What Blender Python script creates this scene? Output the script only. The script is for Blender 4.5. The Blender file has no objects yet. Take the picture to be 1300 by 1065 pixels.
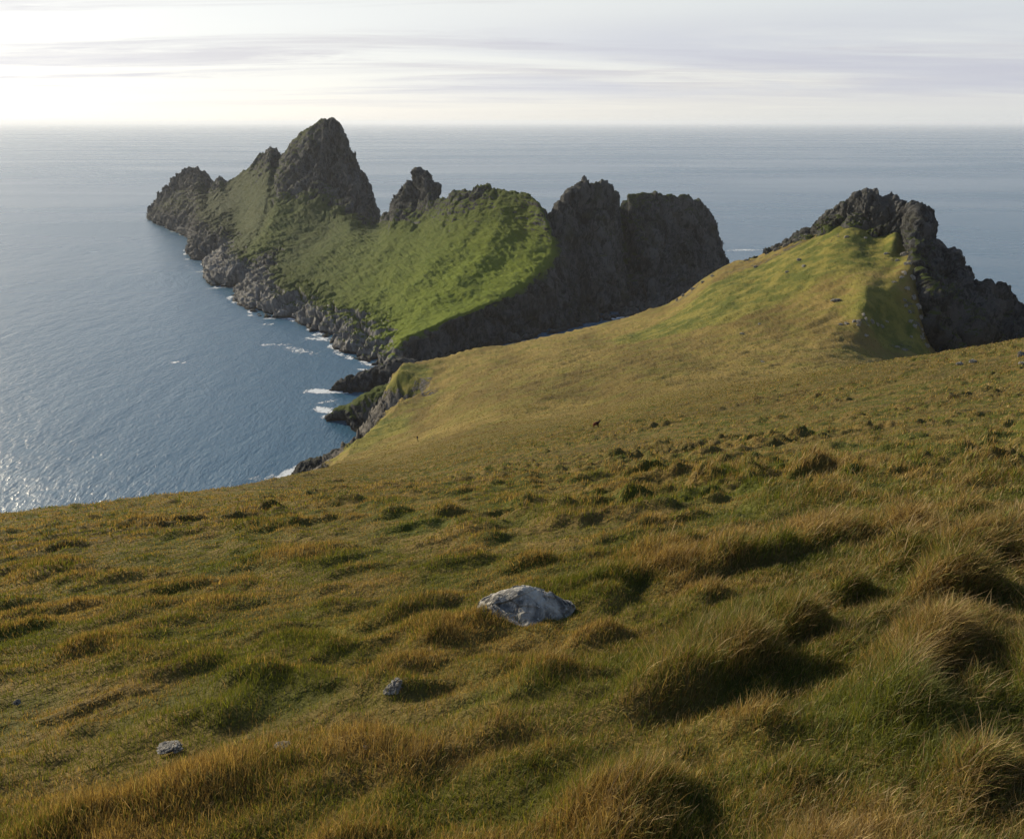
import bpy, bmesh, math, random
import numpy as np
from mathutils import Vector

random.seed(7)
rng = np.random.default_rng(7)
scene = bpy.context.scene
COL = scene.collection
R = math.radians

# ------------------------------------------------------------------ camera frame
H = 178.0                    # eye height over the sea, metres
F = 1020.0
TH = math.atan(332.0 / F)
CT, ST = math.cos(TH), math.sin(TH)
SUN_AZ, SUN_EL = -51.0, 20.0  # degrees, azimuth from +Y (view) towards +X

def pdir(px, py):
    a = (px - 650.0) / F
    b = (487.0 - py) / F
    return a, CT + b * ST, -ST + b * CT

def P(px, py, Y):
    a, dy, dz = pdir(px, py)
    t = Y / dy
    return (a * t, Y, H + dz * t)

def S(px, py, z=0.0):
    a, dy, dz = pdir(px, py)
    t = (z - H) / dz
    return (a * t, dy * t, z)

# ------------------------------------------------------------------ noise
_pr = np.random.default_rng(11)
PERM = np.concatenate([_pr.permutation(256)] * 3)
G3 = _pr.normal(size=(256, 3)); G3 /= np.linalg.norm(G3, axis=1)[:, None]

def perlin(x, y, z=None):
    x = np.asarray(x, float); y = np.asarray(y, float)
    z = np.zeros_like(x) + 0.37 if z is None else np.asarray(z, float)
    xi = np.floor(x).astype(int); yi = np.floor(y).astype(int); zi = np.floor(z).astype(int)
    xf = x - xi; yf = y - yi; zf = z - zi
    u = xf*xf*xf*(xf*(xf*6-15)+10); v = yf*yf*yf*(yf*(yf*6-15)+10); w = zf*zf*zf*(zf*(zf*6-15)+10)
    def g(i, j, k):
        h = PERM[PERM[PERM[(xi+i) & 255] + ((yi+j) & 255)] + ((zi+k) & 255)]
        gg = G3[h]
        return gg[..., 0]*(xf-i) + gg[..., 1]*(yf-j) + gg[..., 2]*(zf-k)
    def L(a, b, t): return a + t*(b-a)
    return 1.6*L(L(L(g(0,0,0), g(1,0,0), u), L(g(0,1,0), g(1,1,0), u), v),
             L(L(g(0,0,1), g(1,0,1), u), L(g(0,1,1), g(1,1,1), u), v), w)

def fbm(x, y, z=None, o=4, gain=.5):
    s = 0; a = 1.0; f = 1.0
    for i in range(o):
        s = s + a*perlin(x*f+i*7.3, y*f-i*3.1, None if z is None else z*f+i*1.7)
        a *= gain; f *= 2.03
    return s

def ridged(x, y, z, o=4, gain=.5):
    s = 0; a = 1.0; f = 1.0
    for i in range(o):
        s = s + a*(1-2*np.abs(perlin(x*f+i*5.3, y*f+i*9.1, z*f-i*2.7)))
        a *= gain; f *= 2.07
    return s

def worley(x, y, z):
    xi = np.floor(x).astype(int); yi = np.floor(y).astype(int); zi = np.floor(z).astype(int)
    best = np.full(x.shape, 9.0); val = np.zeros(x.shape)
    for i in (-1, 0, 1):
        for j in (-1, 0, 1):
            for k in (-1, 0, 1):
                h = PERM[PERM[PERM[(xi+i) & 255] + ((yi+j) & 255)] + ((zi+k) & 255)]
                o = G3[h]*.5+.5
                d = (xi+i+o[..., 0]-x)**2 + (yi+j+o[..., 1]-y)**2 + (zi+k+o[..., 2]-z)**2
                # planar facet through each cell: tilt gives blocky, flat-faced rock
                t = PERM[h+17]/255.0 + .55*((x-xi-i-o[..., 0])*G3[(h+9) & 255, 0] + (y-yi-j-o[..., 1])*G3[(h+9) & 255, 1] + (z-zi-k-o[..., 2])*G3[(h+9) & 255, 2])
                m = d < best
                best = np.where(m, d, best); val = np.where(m, t, val)
    return val

def sm(a, b, x):
    t = np.clip((x-a)/(b-a), 0, 1)
    return t*t*(3-2*t)

# ------------------------------------------------------------------ mesh helpers
def mesh_np(name, V, faces_quads=None, tris=None, mat=None, smooth=True, attrs=None, cols=None, parent=None):
    me = bpy.data.meshes.new(name)
    V = np.asarray(V, np.float32)
    me.vertices.add(len(V)); me.vertices.foreach_set('co', V.ravel())
    idx = []; starts = []; tot = 0
    if faces_quads is not None and len(faces_quads):
        q = np.asarray(faces_quads, np.int32); idx.append(q.ravel()); starts.append(np.arange(len(q))*4); tot = len(q)*4
    if tris is not None and len(tris):
        t = np.asarray(tris, np.int32); idx.append(t.ravel()); starts.append(tot+np.arange(len(t))*3)
    idx = np.concatenate(idx).astype(np.int32); starts = np.concatenate(starts).astype(np.int32)
    me.loops.add(len(idx)); me.loops.foreach_set('vertex_index', idx)
    me.polygons.add(len(starts)); me.polygons.foreach_set('loop_start', starts)
    me.update(calc_edges=True)
    me.polygons.foreach_set('use_smooth', np.full(len(starts), smooth))
    for k, a in (attrs or {}).items():
        at = me.attributes.new(k, 'FLOAT', 'POINT'); at.data.foreach_set('value', np.asarray(a, np.float32).ravel())
    for k, a in (cols or {}).items():
        at = me.attributes.new(k, 'FLOAT_COLOR', 'POINT'); at.data.foreach_set('color', np.asarray(a, np.float32).ravel())
    if mat: me.materials.append(mat)
    o = bpy.data.objects.new(name, me); COL.objects.link(o)
    if parent: o.parent = parent
    return o

def grid_quads(nu, nv, wrap=False):
    i = np.arange(nu if wrap else nu-1)[:, None]; j = np.arange(nv-1)[None, :]
    a = i*nv+j; b = ((i+1) % nu)*nv+j
    return np.stack([a, b, b+1, a+1], -1).reshape(-1, 4)

def tag(o, label=None, cat=None, group=None, kind=None):
    if label: o['label'] = label
    if cat: o['category'] = cat
    if group: o['group'] = group
    if kind: o['kind'] = kind
    return o

# ------------------------------------------------------------------ node helpers
class NT:
    def __init__(s, name):
        s.m = bpy.data.materials.new(name); s.m.use_nodes = True
        s.t = s.m.node_tree; s.t.nodes.clear()
        s.out = s.n('ShaderNodeOutputMaterial')
    def n(s, typ, **kw):
        nd = s.t.nodes.new(typ)
        for k, v in kw.items(): setattr(nd, k, v)
        return nd
    def l(s, a, b): s.t.links.new(a, b)
    def set(s, sock, v):
        if hasattr(v, 'is_linked') or isinstance(v, bpy.types.NodeSocket): s.l(v, sock)
        else: sock.default_value = v
    def math(s, op, a, b=None, c=None, clamp=False):
        nd = s.n('ShaderNodeMath', operation=op, use_clamp=clamp)
        s.set(nd.inputs[0], a)
        if b is not None: s.set(nd.inputs[1], b)
        if c is not None: s.set(nd.inputs[2], c)
        return nd.outputs[0]
    def mix(s, f, a, b, blend='MIX'):
        nd = s.n('ShaderNodeMix', data_type='RGBA', blend_type=blend)
        s.set(nd.inputs[0], f)
        for k, v in ((6, a), (7, b)):
            if isinstance(v, tuple) and len(v) == 3: v = (*v, 1)
            s.set(nd.inputs[k], v)
        return nd.outputs[2]
    def pos(s, scale=(1, 1, 1), rot=(0, 0, 0), obj=False):
        if obj: src = s.n('ShaderNodeTexCoord').outputs['Object']
        else: src = s.n('ShaderNodeNewGeometry').outputs['Position']
        mp = s.n('ShaderNodeMapping'); s.l(src, mp.inputs[0])
        mp.inputs['Scale'].default_value = scale; mp.inputs['Rotation'].default_value = rot
        return mp.outputs[0]
    def noise(s, vec, scale, detail=4, rough=.55, dist=0):
        nd = s.n('ShaderNodeTexNoise'); s.l(vec, nd.inputs['Vector'])
        nd.inputs['Scale'].default_value = scale; nd.inputs['Detail'].default_value = detail
        nd.inputs['Roughness'].default_value = rough; nd.inputs['Distortion'].default_value = dist
        return nd.outputs['Fac']
    def ramp(s, v, lo, hi, a=0, b=1):
        nd = s.n('ShaderNodeMapRange', interpolation_type='SMOOTHSTEP')
        s.set(nd.inputs[0], v); nd.inputs[1].default_value = lo; nd.inputs[2].default_value = hi
        nd.inputs[3].default_value = a; nd.inputs[4].default_value = b
        return nd.outputs[0]
    def attr(s, name, out='Fac'):
        nd = s.n('ShaderNodeAttribute'); nd.attribute_name = name
        return nd.outputs[out]
    def bump(s, h, strength, dist, normal=None):
        nd = s.n('ShaderNodeBump'); s.l(h, nd.inputs['Height'])
        nd.inputs['Strength'].default_value = strength; nd.inputs['Distance'].default_value = dist
        if normal: s.l(normal, nd.inputs['Normal'])
        return nd.outputs[0]
    def principled(s, col, rough=.9, normal=None, spec=.2, **kw):
        p = s.n('ShaderNodeBsdfPrincipled')
        if isinstance(col, tuple) and len(col) == 3: col = (*col, 1)
        s.set(p.inputs['Base Color'], col); s.set(p.inputs['Roughness'], rough)
        p.inputs['Specular IOR Level'].default_value = spec
        if normal: s.l(normal, p.inputs['Normal'])
        for k, v in kw.items(): s.set(p.inputs[k], v)
        return p
    def done(s, shader):
        s.l(shader, s.out.inputs['Surface']); return s.m

# ------------------------------------------------------------------ materials
GRASS_A = (.150, .105, .034)   # straw brown
GRASS_B = (.062, .068, .013)   # green
GRASS_G = (.075, .125, .010)    # lush green

def mat_island():
    m = NT('island_turf_and_rock')
    g = m.attr('grass'); pale = m.attr('pale')
    p = m.pos()
    n1 = m.noise(p, .05, 5, .6); n2 = m.noise(p, .25, 5, .65); n3 = m.noise(p, 1.1, 4, .6)
    geo = m.n('ShaderNodeNewGeometry'); sep = m.n('ShaderNodeSeparateXYZ'); m.l(geo.outputs['Normal'], sep.inputs[0])
    nz = sep.outputs[2]
    # grass factor
    k = m.math('ADD', g, m.math('MULTIPLY', m.math('SUBTRACT', n2, .5), 1.3))
    k = m.math('ADD', k, m.math('MULTIPLY', m.math('SUBTRACT', nz, .55), .9))
    gf = m.ramp(k, .38, .62)
    # turf colour
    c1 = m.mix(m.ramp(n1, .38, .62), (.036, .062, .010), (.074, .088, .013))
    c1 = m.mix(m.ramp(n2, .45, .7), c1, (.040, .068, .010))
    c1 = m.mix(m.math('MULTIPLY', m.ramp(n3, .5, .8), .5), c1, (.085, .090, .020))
    lush_or_lit = m.attr('lush_or_lit')
    c1 = m.mix(lush_or_lit, m.mix(.6, c1, (.030, .036, .014)), m.mix(.55, c1, (.215, .275, .012)))  # turf painted brighter on sunlit slopes, darker on the shaded far flank
    # rock colour
    pr = m.pos((1, 1, .35), (.3, .4, .2))
    r1 = m.noise(pr, .22, 6, .7, .6); r2 = m.noise(p, 1.3, 5, .7)
    rc = m.mix(m.ramp(r1, .38, .62), (.013, .014, .016), (.098, .100, .101))
    rc = m.mix(m.math('MULTIPLY', m.ramp(r2, .5, .75), .6), rc, (.20, .19, .165))
    big_ = m.noise(p, .028, 4, .6, .8)
    rc = m.mix(m.ramp(big_, .5, .62), rc, m.mix(r2, (.055, .056, .057), (.17, .168, .160)))
    ck = m.noise(m.pos((1, 1, .3), (.2, .5, .4)), .12, 6, .75, 1.2)
    rc = m.mix(m.math('MULTIPLY', m.ramp(ck, .42, .5, 1, 0), .75), rc, (.016, .016, .017))
    rc = m.mix(m.math('MULTIPLY', m.ramp(n1, .52, .7), .5), rc, (.050, .052, .024))
    pl = m.mix(m.ramp(r1, .35, .65), (.12, .117, .112), (.31, .30, .28))
    rc = m.mix(pale, rc, pl)
    sp = m.n('ShaderNodeSeparateXYZ'); m.l(geo.outputs['Position'], sp.inputs[0])
    wet = m.ramp(m.math('ADD', sp.outputs[2], m.math('MULTIPLY', n2, 3.0)), 2.2, 4.6, 1, 0)
    rc = m.mix(wet, rc, (.028, .027, .026))
    col = m.mix(gf, rc, c1)
    hb = m.math('ADD', m.math('MULTIPLY', r1, 1.0), m.math('MULTIPLY', r2, .5))
    hg = m.math('ADD', n2, m.math('MULTIPLY', n3, .6))
    hh = m.n('ShaderNodeMix', data_type='FLOAT'); m.l(gf, hh.inputs[0]); m.l(hb, hh.inputs[2]); m.l(hg, hh.inputs[3])
    nrm = m.bump(hh.outputs[0], 1.0, 3.6)
    return m.done(m.principled(col, .9, nrm, .15).outputs[0])

def mat_hill():
    m = NT('hillside_turf')
    p = m.pos(); lush_or_lit = m.attr('lush_or_lit'); rock = m.attr('rock'); far = m.attr('far')
    ps = m.pos((1, .38, 1), (0, 0, R(-32)))
    n0 = m.noise(ps, .022, 4, .55, .4); n1 = m.noise(p, .10, 5, .6); n2 = m.noise(p, .9, 5, .6); n3 = m.noise(p, 5.5, 4, .65)
    straw = m.mix(m.ramp(n0, .36, .64), (.120, .086, .026), (.225, .165, .050))
    straw = m.mix(m.math('MULTIPLY', m.ramp(n1, .44, .62), .55), straw, (.135, .13, .026))
    st_ = m.noise(m.pos((1, .22, 1), (0, 0, R(-38))), .55, 5, .65, .3)
    straw = m.mix(m.math('MULTIPLY', m.ramp(st_, .52, .72), .6), straw, (.070, .055, .018))
    nears = m.mix(m.ramp(n2, .38, .64), GRASS_B, GRASS_A)
    nears = m.mix(m.math('MULTIPLY', m.ramp(n1, .45, .62), .7), nears, (.085, .062, .022))
    c = m.mix(far, nears, straw)
    n4 = m.noise(m.pos((1, .5, 1), (0, 0, R(-35))), .55, 6, .7)
    straw = m.mix(m.math('MULTIPLY', m.ramp(n4, .54, .66), .65), straw, (.060, .050, .017))
    straw = m.mix(m.math('MULTIPLY', m.ramp(n4, .44, .34), .5), straw, (.27, .215, .085))
    spz = m.n('ShaderNodeSeparateXYZ'); m.l(m.n('ShaderNodeNewGeometry').outputs['Position'], spz.inputs[0])
    tr = m.math('PINGPONG', m.math('ADD', m.math('MULTIPLY', spz.outputs[2], .34), m.math('MULTIPLY', m.noise(p, .035, 3, .5), 5.0)), .5)
    tr = m.math('MULTIPLY', m.ramp(tr, .10, .02), m.ramp(m.noise(p, .02, 3), .48, .6))
    straw = m.mix(m.math('MULTIPLY', tr, .55), straw, (.055, .042, .018))
    green = m.mix(m.ramp(n1, .4, .62), (.088, .098, .019), (.185, .160, .036))
    lf = m.ramp(m.math('ADD', lush_or_lit, m.math('MULTIPLY', m.math('SUBTRACT', n1, .5), 1.1)), .32, .62)
    c = m.mix(lf, c, green)
    c = m.mix(m.math('MULTIPLY', m.ramp(n3, .5, .8), .3), c, (.035, .035, .012))
    r1 = m.noise(m.pos((1, 1, .5), (.3, .4, 0)), .5, 6, .7, .5)
    rc = m.mix(m.ramp(r1, .35, .65), (.036, .033, .030), (.17, .155, .135))
    rf = m.ramp(m.math('ADD', rock, m.math('MULTIPLY', m.math('SUBTRACT', m.noise(p, .35, 5, .65), .5), 1.5)), .42, .58)
    c = m.mix(rf, c, rc)
    hh = m.math('ADD', m.math('MULTIPLY', n2, .30), m.math('MULTIPLY', n3, .10))
    hh = m.math('ADD', hh, m.math('MULTIPLY', m.math('ADD', n1, st_), m.math('MULTIPLY', far, .7)))
    hh = m.math('ADD', hh, m.math('MULTIPLY', m.math('MULTIPLY', r1, rf), 1.2))
    nrm = m.bump(hh, .9, 1.0)
    return m.done(m.principled(c, .95, nrm, .1).outputs[0])

def mat_rock(name, dark, light, scale, wet=False, obj=True, speck=(.5, .48, .43), bump=.03):
    m = NT(name)
    p = m.pos(obj=obj); ps = m.pos((1, 1, .4), (.5, .35, .2), obj=obj)
    a = m.noise(ps, scale, 7, .7, .7); b = m.noise(p, scale*4, 5, .7); c0 = m.noise(p, scale*.6, 3, .5)
    c = m.mix(m.ramp(a, .36, .64), dark, light)
    c = m.mix(m.ramp(b, .55, .68), c, speck)
    c = m.mix(m.math('MULTIPLY', m.ramp(a, .40, .47, 1, 0), m.ramp(c0, .4, .6)), c, tuple(x*.35 for x in dark))
    nrm = m.bump(m.math('ADD', a, m.math('MULTIPLY', b, .4)), 1.0, bump)
    return m.done(m.principled(c, .85, nrm, .25).outputs[0])

def mat_grass():
    m = NT('grass_blades')
    col = m.attr('tint', 'Color')
    d = m.n('ShaderNodeBsdfDiffuse'); m.l(col, d.inputs[0])
    t = m.n('ShaderNodeBsdfTranslucent'); m.l(m.mix(1, col, (1.0, .92, .62), 'MULTIPLY'), t.inputs[0])
    g = m.n('ShaderNodeBsdfGlossy'); g.inputs['Roughness'].default_value = .55; g.inputs[0].default_value = (.6, .58, .5, 1)
    x = m.n('ShaderNodeMixShader'); x.inputs[0].default_value = .42; m.l(d.outputs[0], x.inputs[1]); m.l(t.outputs[0], x.inputs[2])
    y = m.n('ShaderNodeMixShader'); y.inputs[0].default_value = .035; m.l(x.outputs[0], y.inputs[1]); m.l(g.outputs[0], y.inputs[2])
    return m.done(y.outputs[0])

def mat_sea():
    m = NT('sea_water')
    # wind waves over swell: three scales of stretched noise
    a = m.noise(m.pos((1, .42, 1), (0, 0, R(-62))), .42, 5, .65, .3)
    b = m.noise(m.pos((1, .55, 1), (0, 0, R(-50))), .075, 3, .55, .3)
    c = m.noise(m.pos((1, .30, 1), (0, 0, R(-75))), .018, 3, .5)
    s = m.noise(m.pos((.25, 1, 1), (0, 0, R(8))), .0022, 4, .6, .6)
    h = m.math('ADD', m.math('MULTIPLY', a, .95), m.math('ADD', m.math('MULTIPLY', b, 1.5), m.math('MULTIPLY', c, 2.2)))
    nrm = m.bump(h, .75, 1.0)
    rough = m.ramp(s, .3, .7, .22, .30)
    body = m.mix(m.ramp(s, .4, .6), (.040, .108, .172), (.048, .120, .188))
    p = m.principled(body, rough, nrm, .5, IOR=1.333)
    return m.done(p.outputs[0])

def mat_foam():
    m = NT('sea_foam')
    w = m.attr('foam'); p = m.pos((1, .6, 1), (0, 0, R(20)))
    n = m.noise(p, .22, 7, .72, .8)
    al = m.ramp(m.math('ADD', m.math('MULTIPLY', w, .62), n), .80, 1.02)
    b = m.principled((.72, .75, .76), .8, None, .2, Alpha=m.math('MULTIPLY', al, .9))
    return m.done(b.outputs[0])

def simple(name, col, rough=.8):
    m = NT(name); n = m.noise(m.pos(obj=True), 9, 3)
    return m.done(m.principled(m.mix(n, tuple(c*.7 for c in col), tuple(min(1, c*1.25) for c in col)), rough).outputs[0])

M_ISL = mat_island(); M_HILL = mat_hill(); M_GR = mat_grass(); M_SEA = mat_sea(); M_FOAM = mat_foam()
M_PALE = mat_rock('lichened_boulder', (.13, .125, .115), (.50, .465, .40), 5.0, speck=(.62, .58, .50), bump=.035)
M_STONE = mat_rock('grey_stone', (.14, .13, .115), (.38, .355, .31), 3.0, bump=.05)

# ------------------------------------------------------------------ lofted land
def catmull(Pn, seg_counts):
    """Pn (n, ..., c) interpolated along axis 0, seg_counts[i] samples in segment i"""
    n = len(Pn)
    ext = np.concatenate([2*Pn[:1]-Pn[1:2], Pn, 2*Pn[-1:]-Pn[-2:-1]])
    out = []
    for i in range(n-1):
        p0, p1, p2, p3 = ext[i], ext[i+1], ext[i+2], ext[i+3]
        # reduced-tension cubic keeps edges fairly crisp
        m1 = (p2-p0)*.36; m2 = (p3-p1)*.36
        k = seg_counts[i]
        for q in range(k):
            t = q/k
            out.append((2*t**3-3*t**2+1)*p1 + (t**3-2*t**2+t)*m1 + (-2*t**3+3*t**2)*p2 + (t**3-t**2)*m2)
    out.append(Pn[-1])
    return np.array(out)

def loft(ctrl, att, su, sv):
    C = np.concatenate([np.array(ctrl, float), np.array(att, float)], -1)  # (ns, np, 3+k)
    D = np.transpose(C, (1, 0, 2))
    D = catmull(D, sv); D = np.transpose(D, (1, 0, 2))
    return catmull(D, su)

def grid_normals(V):
    du = np.gradient(V, axis=0); dv = np.gradient(V, axis=1)
    n = np.cross(du, dv); l = np.linalg.norm(n, axis=-1, keepdims=True); l[l == 0] = 1
    return n/l

def displace_rock(V, g, amp_r=1.0, amp_g=1.0, seed=0.0, fine=1.0, crest=None):
    N = grid_normals(V)
    if N[..., 2].mean() < 0: N = -N
    x, y, z = V[..., 0]+seed, V[..., 1]-seed, V[..., 2]
    r = 1-np.clip(g, 0, 1)
    qx = x+fbm(x/22, y/22, z/22, 2)*6; qy = y+fbm(x/19+9, y/19, z/19, 2)*6; qz = z*.75+x*.35+y*.12
    big = ridged(qx/46, qy/46, z/70, 2)*5.2
    def cleft(p, w): return -np.exp(-(p/w)**2)
    c1 = cleft(perlin(qx/30+4, qy/30, z/110+x/60), .085)*9.5
    c2 = cleft(perlin(qx/13, qy/13+8, z/50+x/30), .10)*3.4
    c3 = cleft(perlin(qx/6, qy/6, qz/9), .11)*1.5
    # dipping beds: saw-tooth ledges that overhang slightly
    bed = (qz+fbm(x/24, y/24, z/24, 2)*5)
    led = (((bed/11) % 1)-.5)*3.0*sm(-.35, .25, fbm(x/50+3, y/50, z/50, 2)) + (((bed/3.9+.3) % 1)-.5)*1.25
    blk = (worley(qx/16, qy/16, z/28)-.5)*4.2 + (worley(qx/6.5, qy/6.5, z/11)-.5)*2.2
    tiny = fine*((worley(x/2.6, y/2.6, z/4.2)-.5)*1.1 + ridged(x/1.7, y/1.7, z/2.4, 2)*.28)
    dr = (big+c1+c2+c3+led+blk+tiny)*amp_r
    dg = (fbm(x/26, y/26, z/26, 2)*1.6 + ridged(x/30+y/44, y/26-x/40, z/5.5, 3)*.75 + fbm((x*.5-y*.86)/17, (x*.86+y*.5)/3.6, z/4.2, 4, .6)*1.05 + fbm((x*.5-y*.86)/7+9, (x*.86+y*.5)/1.9, z/2.2, 2)*.35)*amp_g
    keep = sm(-6, 4, V[..., 2])*.75+.25
    out = V + N*((dr*r**1.5+dg*(1-r))*keep)[..., None]
    if crest is not None:      # broken skyline: teeth and notches where the crest is rock
        tooth = 2.6+(worley(x/9+5, y/9, 0*z)-.45)*5.5 + (worley(x/3.6, y/3.6+2, 0*z)-.5)*3.0 + cleft(perlin(x/15+2, y/15, 0*z), .10)*2.2
        out[..., 2] += tooth*crest*(.1+.9*r)
    return out

# stations from the far tip to the near crags: S shore, T, M1, M2, M3, crest | grass mask | back reach
def s0(px, py): return S(px, py, -1.5)
ST_ = [
 # S, T, M1, M2, M3, R, grass(S,T,M1,M2,M3,R), lush and sunlit green painted together, back
 (s0(186,277), P(187,276,1612), P(188,275,1618), P(189,274,1622), P(190,273,1626), P(191,271,1630), (0,0,0,0,0,0), 0, 20),
 (s0(200,286), P(200,277,1500), P(200,270,1515), P(202,263,1530), P(203,256,1545), P(205,250,1560), (0,0,.2,.4,.3,.1), 0, 50),
 (s0(222,295), P(222,280,1400), P(222,268,1430), P(222,256,1465), P(222,244,1510), P(222,231,1550), (0,0,.3,.5,.3,0), 0, 70),
 (s0(243,306), P(243,288,1310), P(244,270,1350), P(245,252,1400), P(247,235,1455), P(249,216,1510), (0,0,.3,.4,.2,0), 0, 80),
 (s0(238,322), P(250,300,1170), P(256,285,1215), P(260,268,1290), P(263,253,1380), P(266,239,1470), (0,0,.3,.6,.6,.2), 0, 80),
 (s0(240,330), P(258,312,1105), P(270,295,1145), P(275,275,1230), P(280,253,1330), P(280,229,1440), (0,0,.3,.6,.7,.2), 0, 80),
 (s0(250,332), P(272,314,1090), P(284,295,1140), P(290,273,1220), P(294,250,1320), P(288,237,1425), (0,0,.3,.6,.8,.4), 0, 80),
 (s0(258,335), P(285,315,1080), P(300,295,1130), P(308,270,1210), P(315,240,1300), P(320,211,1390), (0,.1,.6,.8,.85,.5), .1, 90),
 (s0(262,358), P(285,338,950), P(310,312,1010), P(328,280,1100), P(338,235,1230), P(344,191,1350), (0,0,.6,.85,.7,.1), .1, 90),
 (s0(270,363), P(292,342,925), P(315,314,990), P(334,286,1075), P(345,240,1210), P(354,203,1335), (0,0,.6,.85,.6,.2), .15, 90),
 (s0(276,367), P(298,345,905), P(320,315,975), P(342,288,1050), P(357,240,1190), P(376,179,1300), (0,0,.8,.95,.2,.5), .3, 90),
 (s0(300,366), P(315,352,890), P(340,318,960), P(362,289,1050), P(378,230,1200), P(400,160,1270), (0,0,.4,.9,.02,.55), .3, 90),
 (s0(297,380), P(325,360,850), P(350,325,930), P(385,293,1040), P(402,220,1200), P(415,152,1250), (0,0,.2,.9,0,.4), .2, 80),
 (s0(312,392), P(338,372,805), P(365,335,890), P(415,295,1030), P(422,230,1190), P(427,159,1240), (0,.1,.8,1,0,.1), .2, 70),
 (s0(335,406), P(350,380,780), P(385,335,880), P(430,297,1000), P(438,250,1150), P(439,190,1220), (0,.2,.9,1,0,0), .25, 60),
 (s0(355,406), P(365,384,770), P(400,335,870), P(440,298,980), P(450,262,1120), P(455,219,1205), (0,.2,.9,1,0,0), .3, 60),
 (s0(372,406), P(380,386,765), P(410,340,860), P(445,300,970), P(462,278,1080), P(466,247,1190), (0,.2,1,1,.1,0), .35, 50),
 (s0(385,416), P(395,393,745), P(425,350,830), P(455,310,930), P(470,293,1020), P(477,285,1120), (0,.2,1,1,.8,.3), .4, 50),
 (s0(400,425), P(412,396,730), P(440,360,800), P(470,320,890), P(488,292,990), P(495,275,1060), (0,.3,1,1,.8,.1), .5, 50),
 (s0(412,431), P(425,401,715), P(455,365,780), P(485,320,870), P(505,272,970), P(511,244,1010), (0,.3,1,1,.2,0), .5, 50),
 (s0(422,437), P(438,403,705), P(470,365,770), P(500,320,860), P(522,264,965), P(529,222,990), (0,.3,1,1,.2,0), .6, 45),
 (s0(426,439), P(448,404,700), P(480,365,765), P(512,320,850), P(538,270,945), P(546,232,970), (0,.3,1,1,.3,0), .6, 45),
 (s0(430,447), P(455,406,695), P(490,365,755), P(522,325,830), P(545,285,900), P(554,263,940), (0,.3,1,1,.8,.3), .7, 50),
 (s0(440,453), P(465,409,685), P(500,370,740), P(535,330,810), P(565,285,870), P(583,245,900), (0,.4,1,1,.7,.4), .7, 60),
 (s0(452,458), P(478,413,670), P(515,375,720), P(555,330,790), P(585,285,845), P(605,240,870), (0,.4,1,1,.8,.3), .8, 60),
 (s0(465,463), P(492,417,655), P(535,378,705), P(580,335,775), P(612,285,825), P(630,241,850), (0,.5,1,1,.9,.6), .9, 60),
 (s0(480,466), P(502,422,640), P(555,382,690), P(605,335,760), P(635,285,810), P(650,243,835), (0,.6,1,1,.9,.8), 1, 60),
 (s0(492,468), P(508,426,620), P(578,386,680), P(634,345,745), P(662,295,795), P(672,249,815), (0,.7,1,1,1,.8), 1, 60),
 (s0(497,470), P(512,430,600), P(606,391,662), P(660,360,712), P(701,318,760), P(688,268,790), (0,.8,1,1,1,.5), 1.1, 60),
 (s0(505,473), P(520,440,600), P(612,404,662), P(668,376,708), P(712,338,757), P(700,285,797), (0,0,0,0,.2,.1), 0, 60),
 (s0(515,475), P(550,459,603), P(622,441,644), P(700,415,704), P(728,360,765), P(720,260,815), (0,0,0,.1,.2,.1), .1, 60),
 (s0(560,456), s0(640,438), s0(700,425), P(738,400,745), P(742,330,790), P(738,237,840), (0,0,0,0,.1,.1), .1, 60),
 (s0(640,438), s0(700,425), s0(745,413), P(757,370,770), P(760,310,810), P(752,238,850), (0,0,0,0,.2,.2), .1, 60),
 (s0(700,425), s0(745,413), s0(765,407), P(772,365,785), P(773,300,825), P(766,233,860), (0,0,0,0,.2,.2), .1, 60),
 (s0(745,413), s0(775,406), P(782,398,770), P(786,350,810), P(784,300,845), P(779,246,875), (0,0,0,.1,.2,.2), .1, 60),
 (s0(770,407), P(800,398,762), P(800,380,815), P(796,345,858), P(791,300,890), P(786,266,905), (0,0,0,.4,.7,.6), .1, 60),
 (s0(800,401), P(825,395,775), P(825,370,815), P(820,335,845), P(810,290,875), P(796,250,905), (0,0,0,.1,.4,.5), .1, 70),
 (s0(830,396), P(850,388,792), P(850,365,830), P(845,330,860), P(835,285,890), P(822,250,915), (0,0,0,0,.1,.4), .1, 70),
 (s0(850,389), P(870,372,850), P(870,355,865), P(868,325,885), P(860,280,905), P(850,247,925), (0,0,0,0,.1,.4), .1, 60),
 (s0(880,376), P(890,362,885), P(890,340,895), P(888,315,905), P(882,283,915), P(874,252,935), (0,0,0,0,.1,.4), .1, 50),
 (s0(905,366), P(908,352,925), P(908,335,935), P(906,315,940), P(898,290,945), P(890,264,950), (0,0,0,0,0,.2), .1, 40),
 (s0(925,353), P(922,345,965), P(920,335,968), P(915,320,970), P(910,305,972), P(903,286,975), (0,0,0,0,0,.1), .1, 35),
 (s0(932,350), P(930,348,980), P(929,346,982), P(928,344,984), P(928,342,985), P(927,340,986), (0,0,0,0,0,0), .1, 20),
]
ctrl = []; att = []
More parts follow.
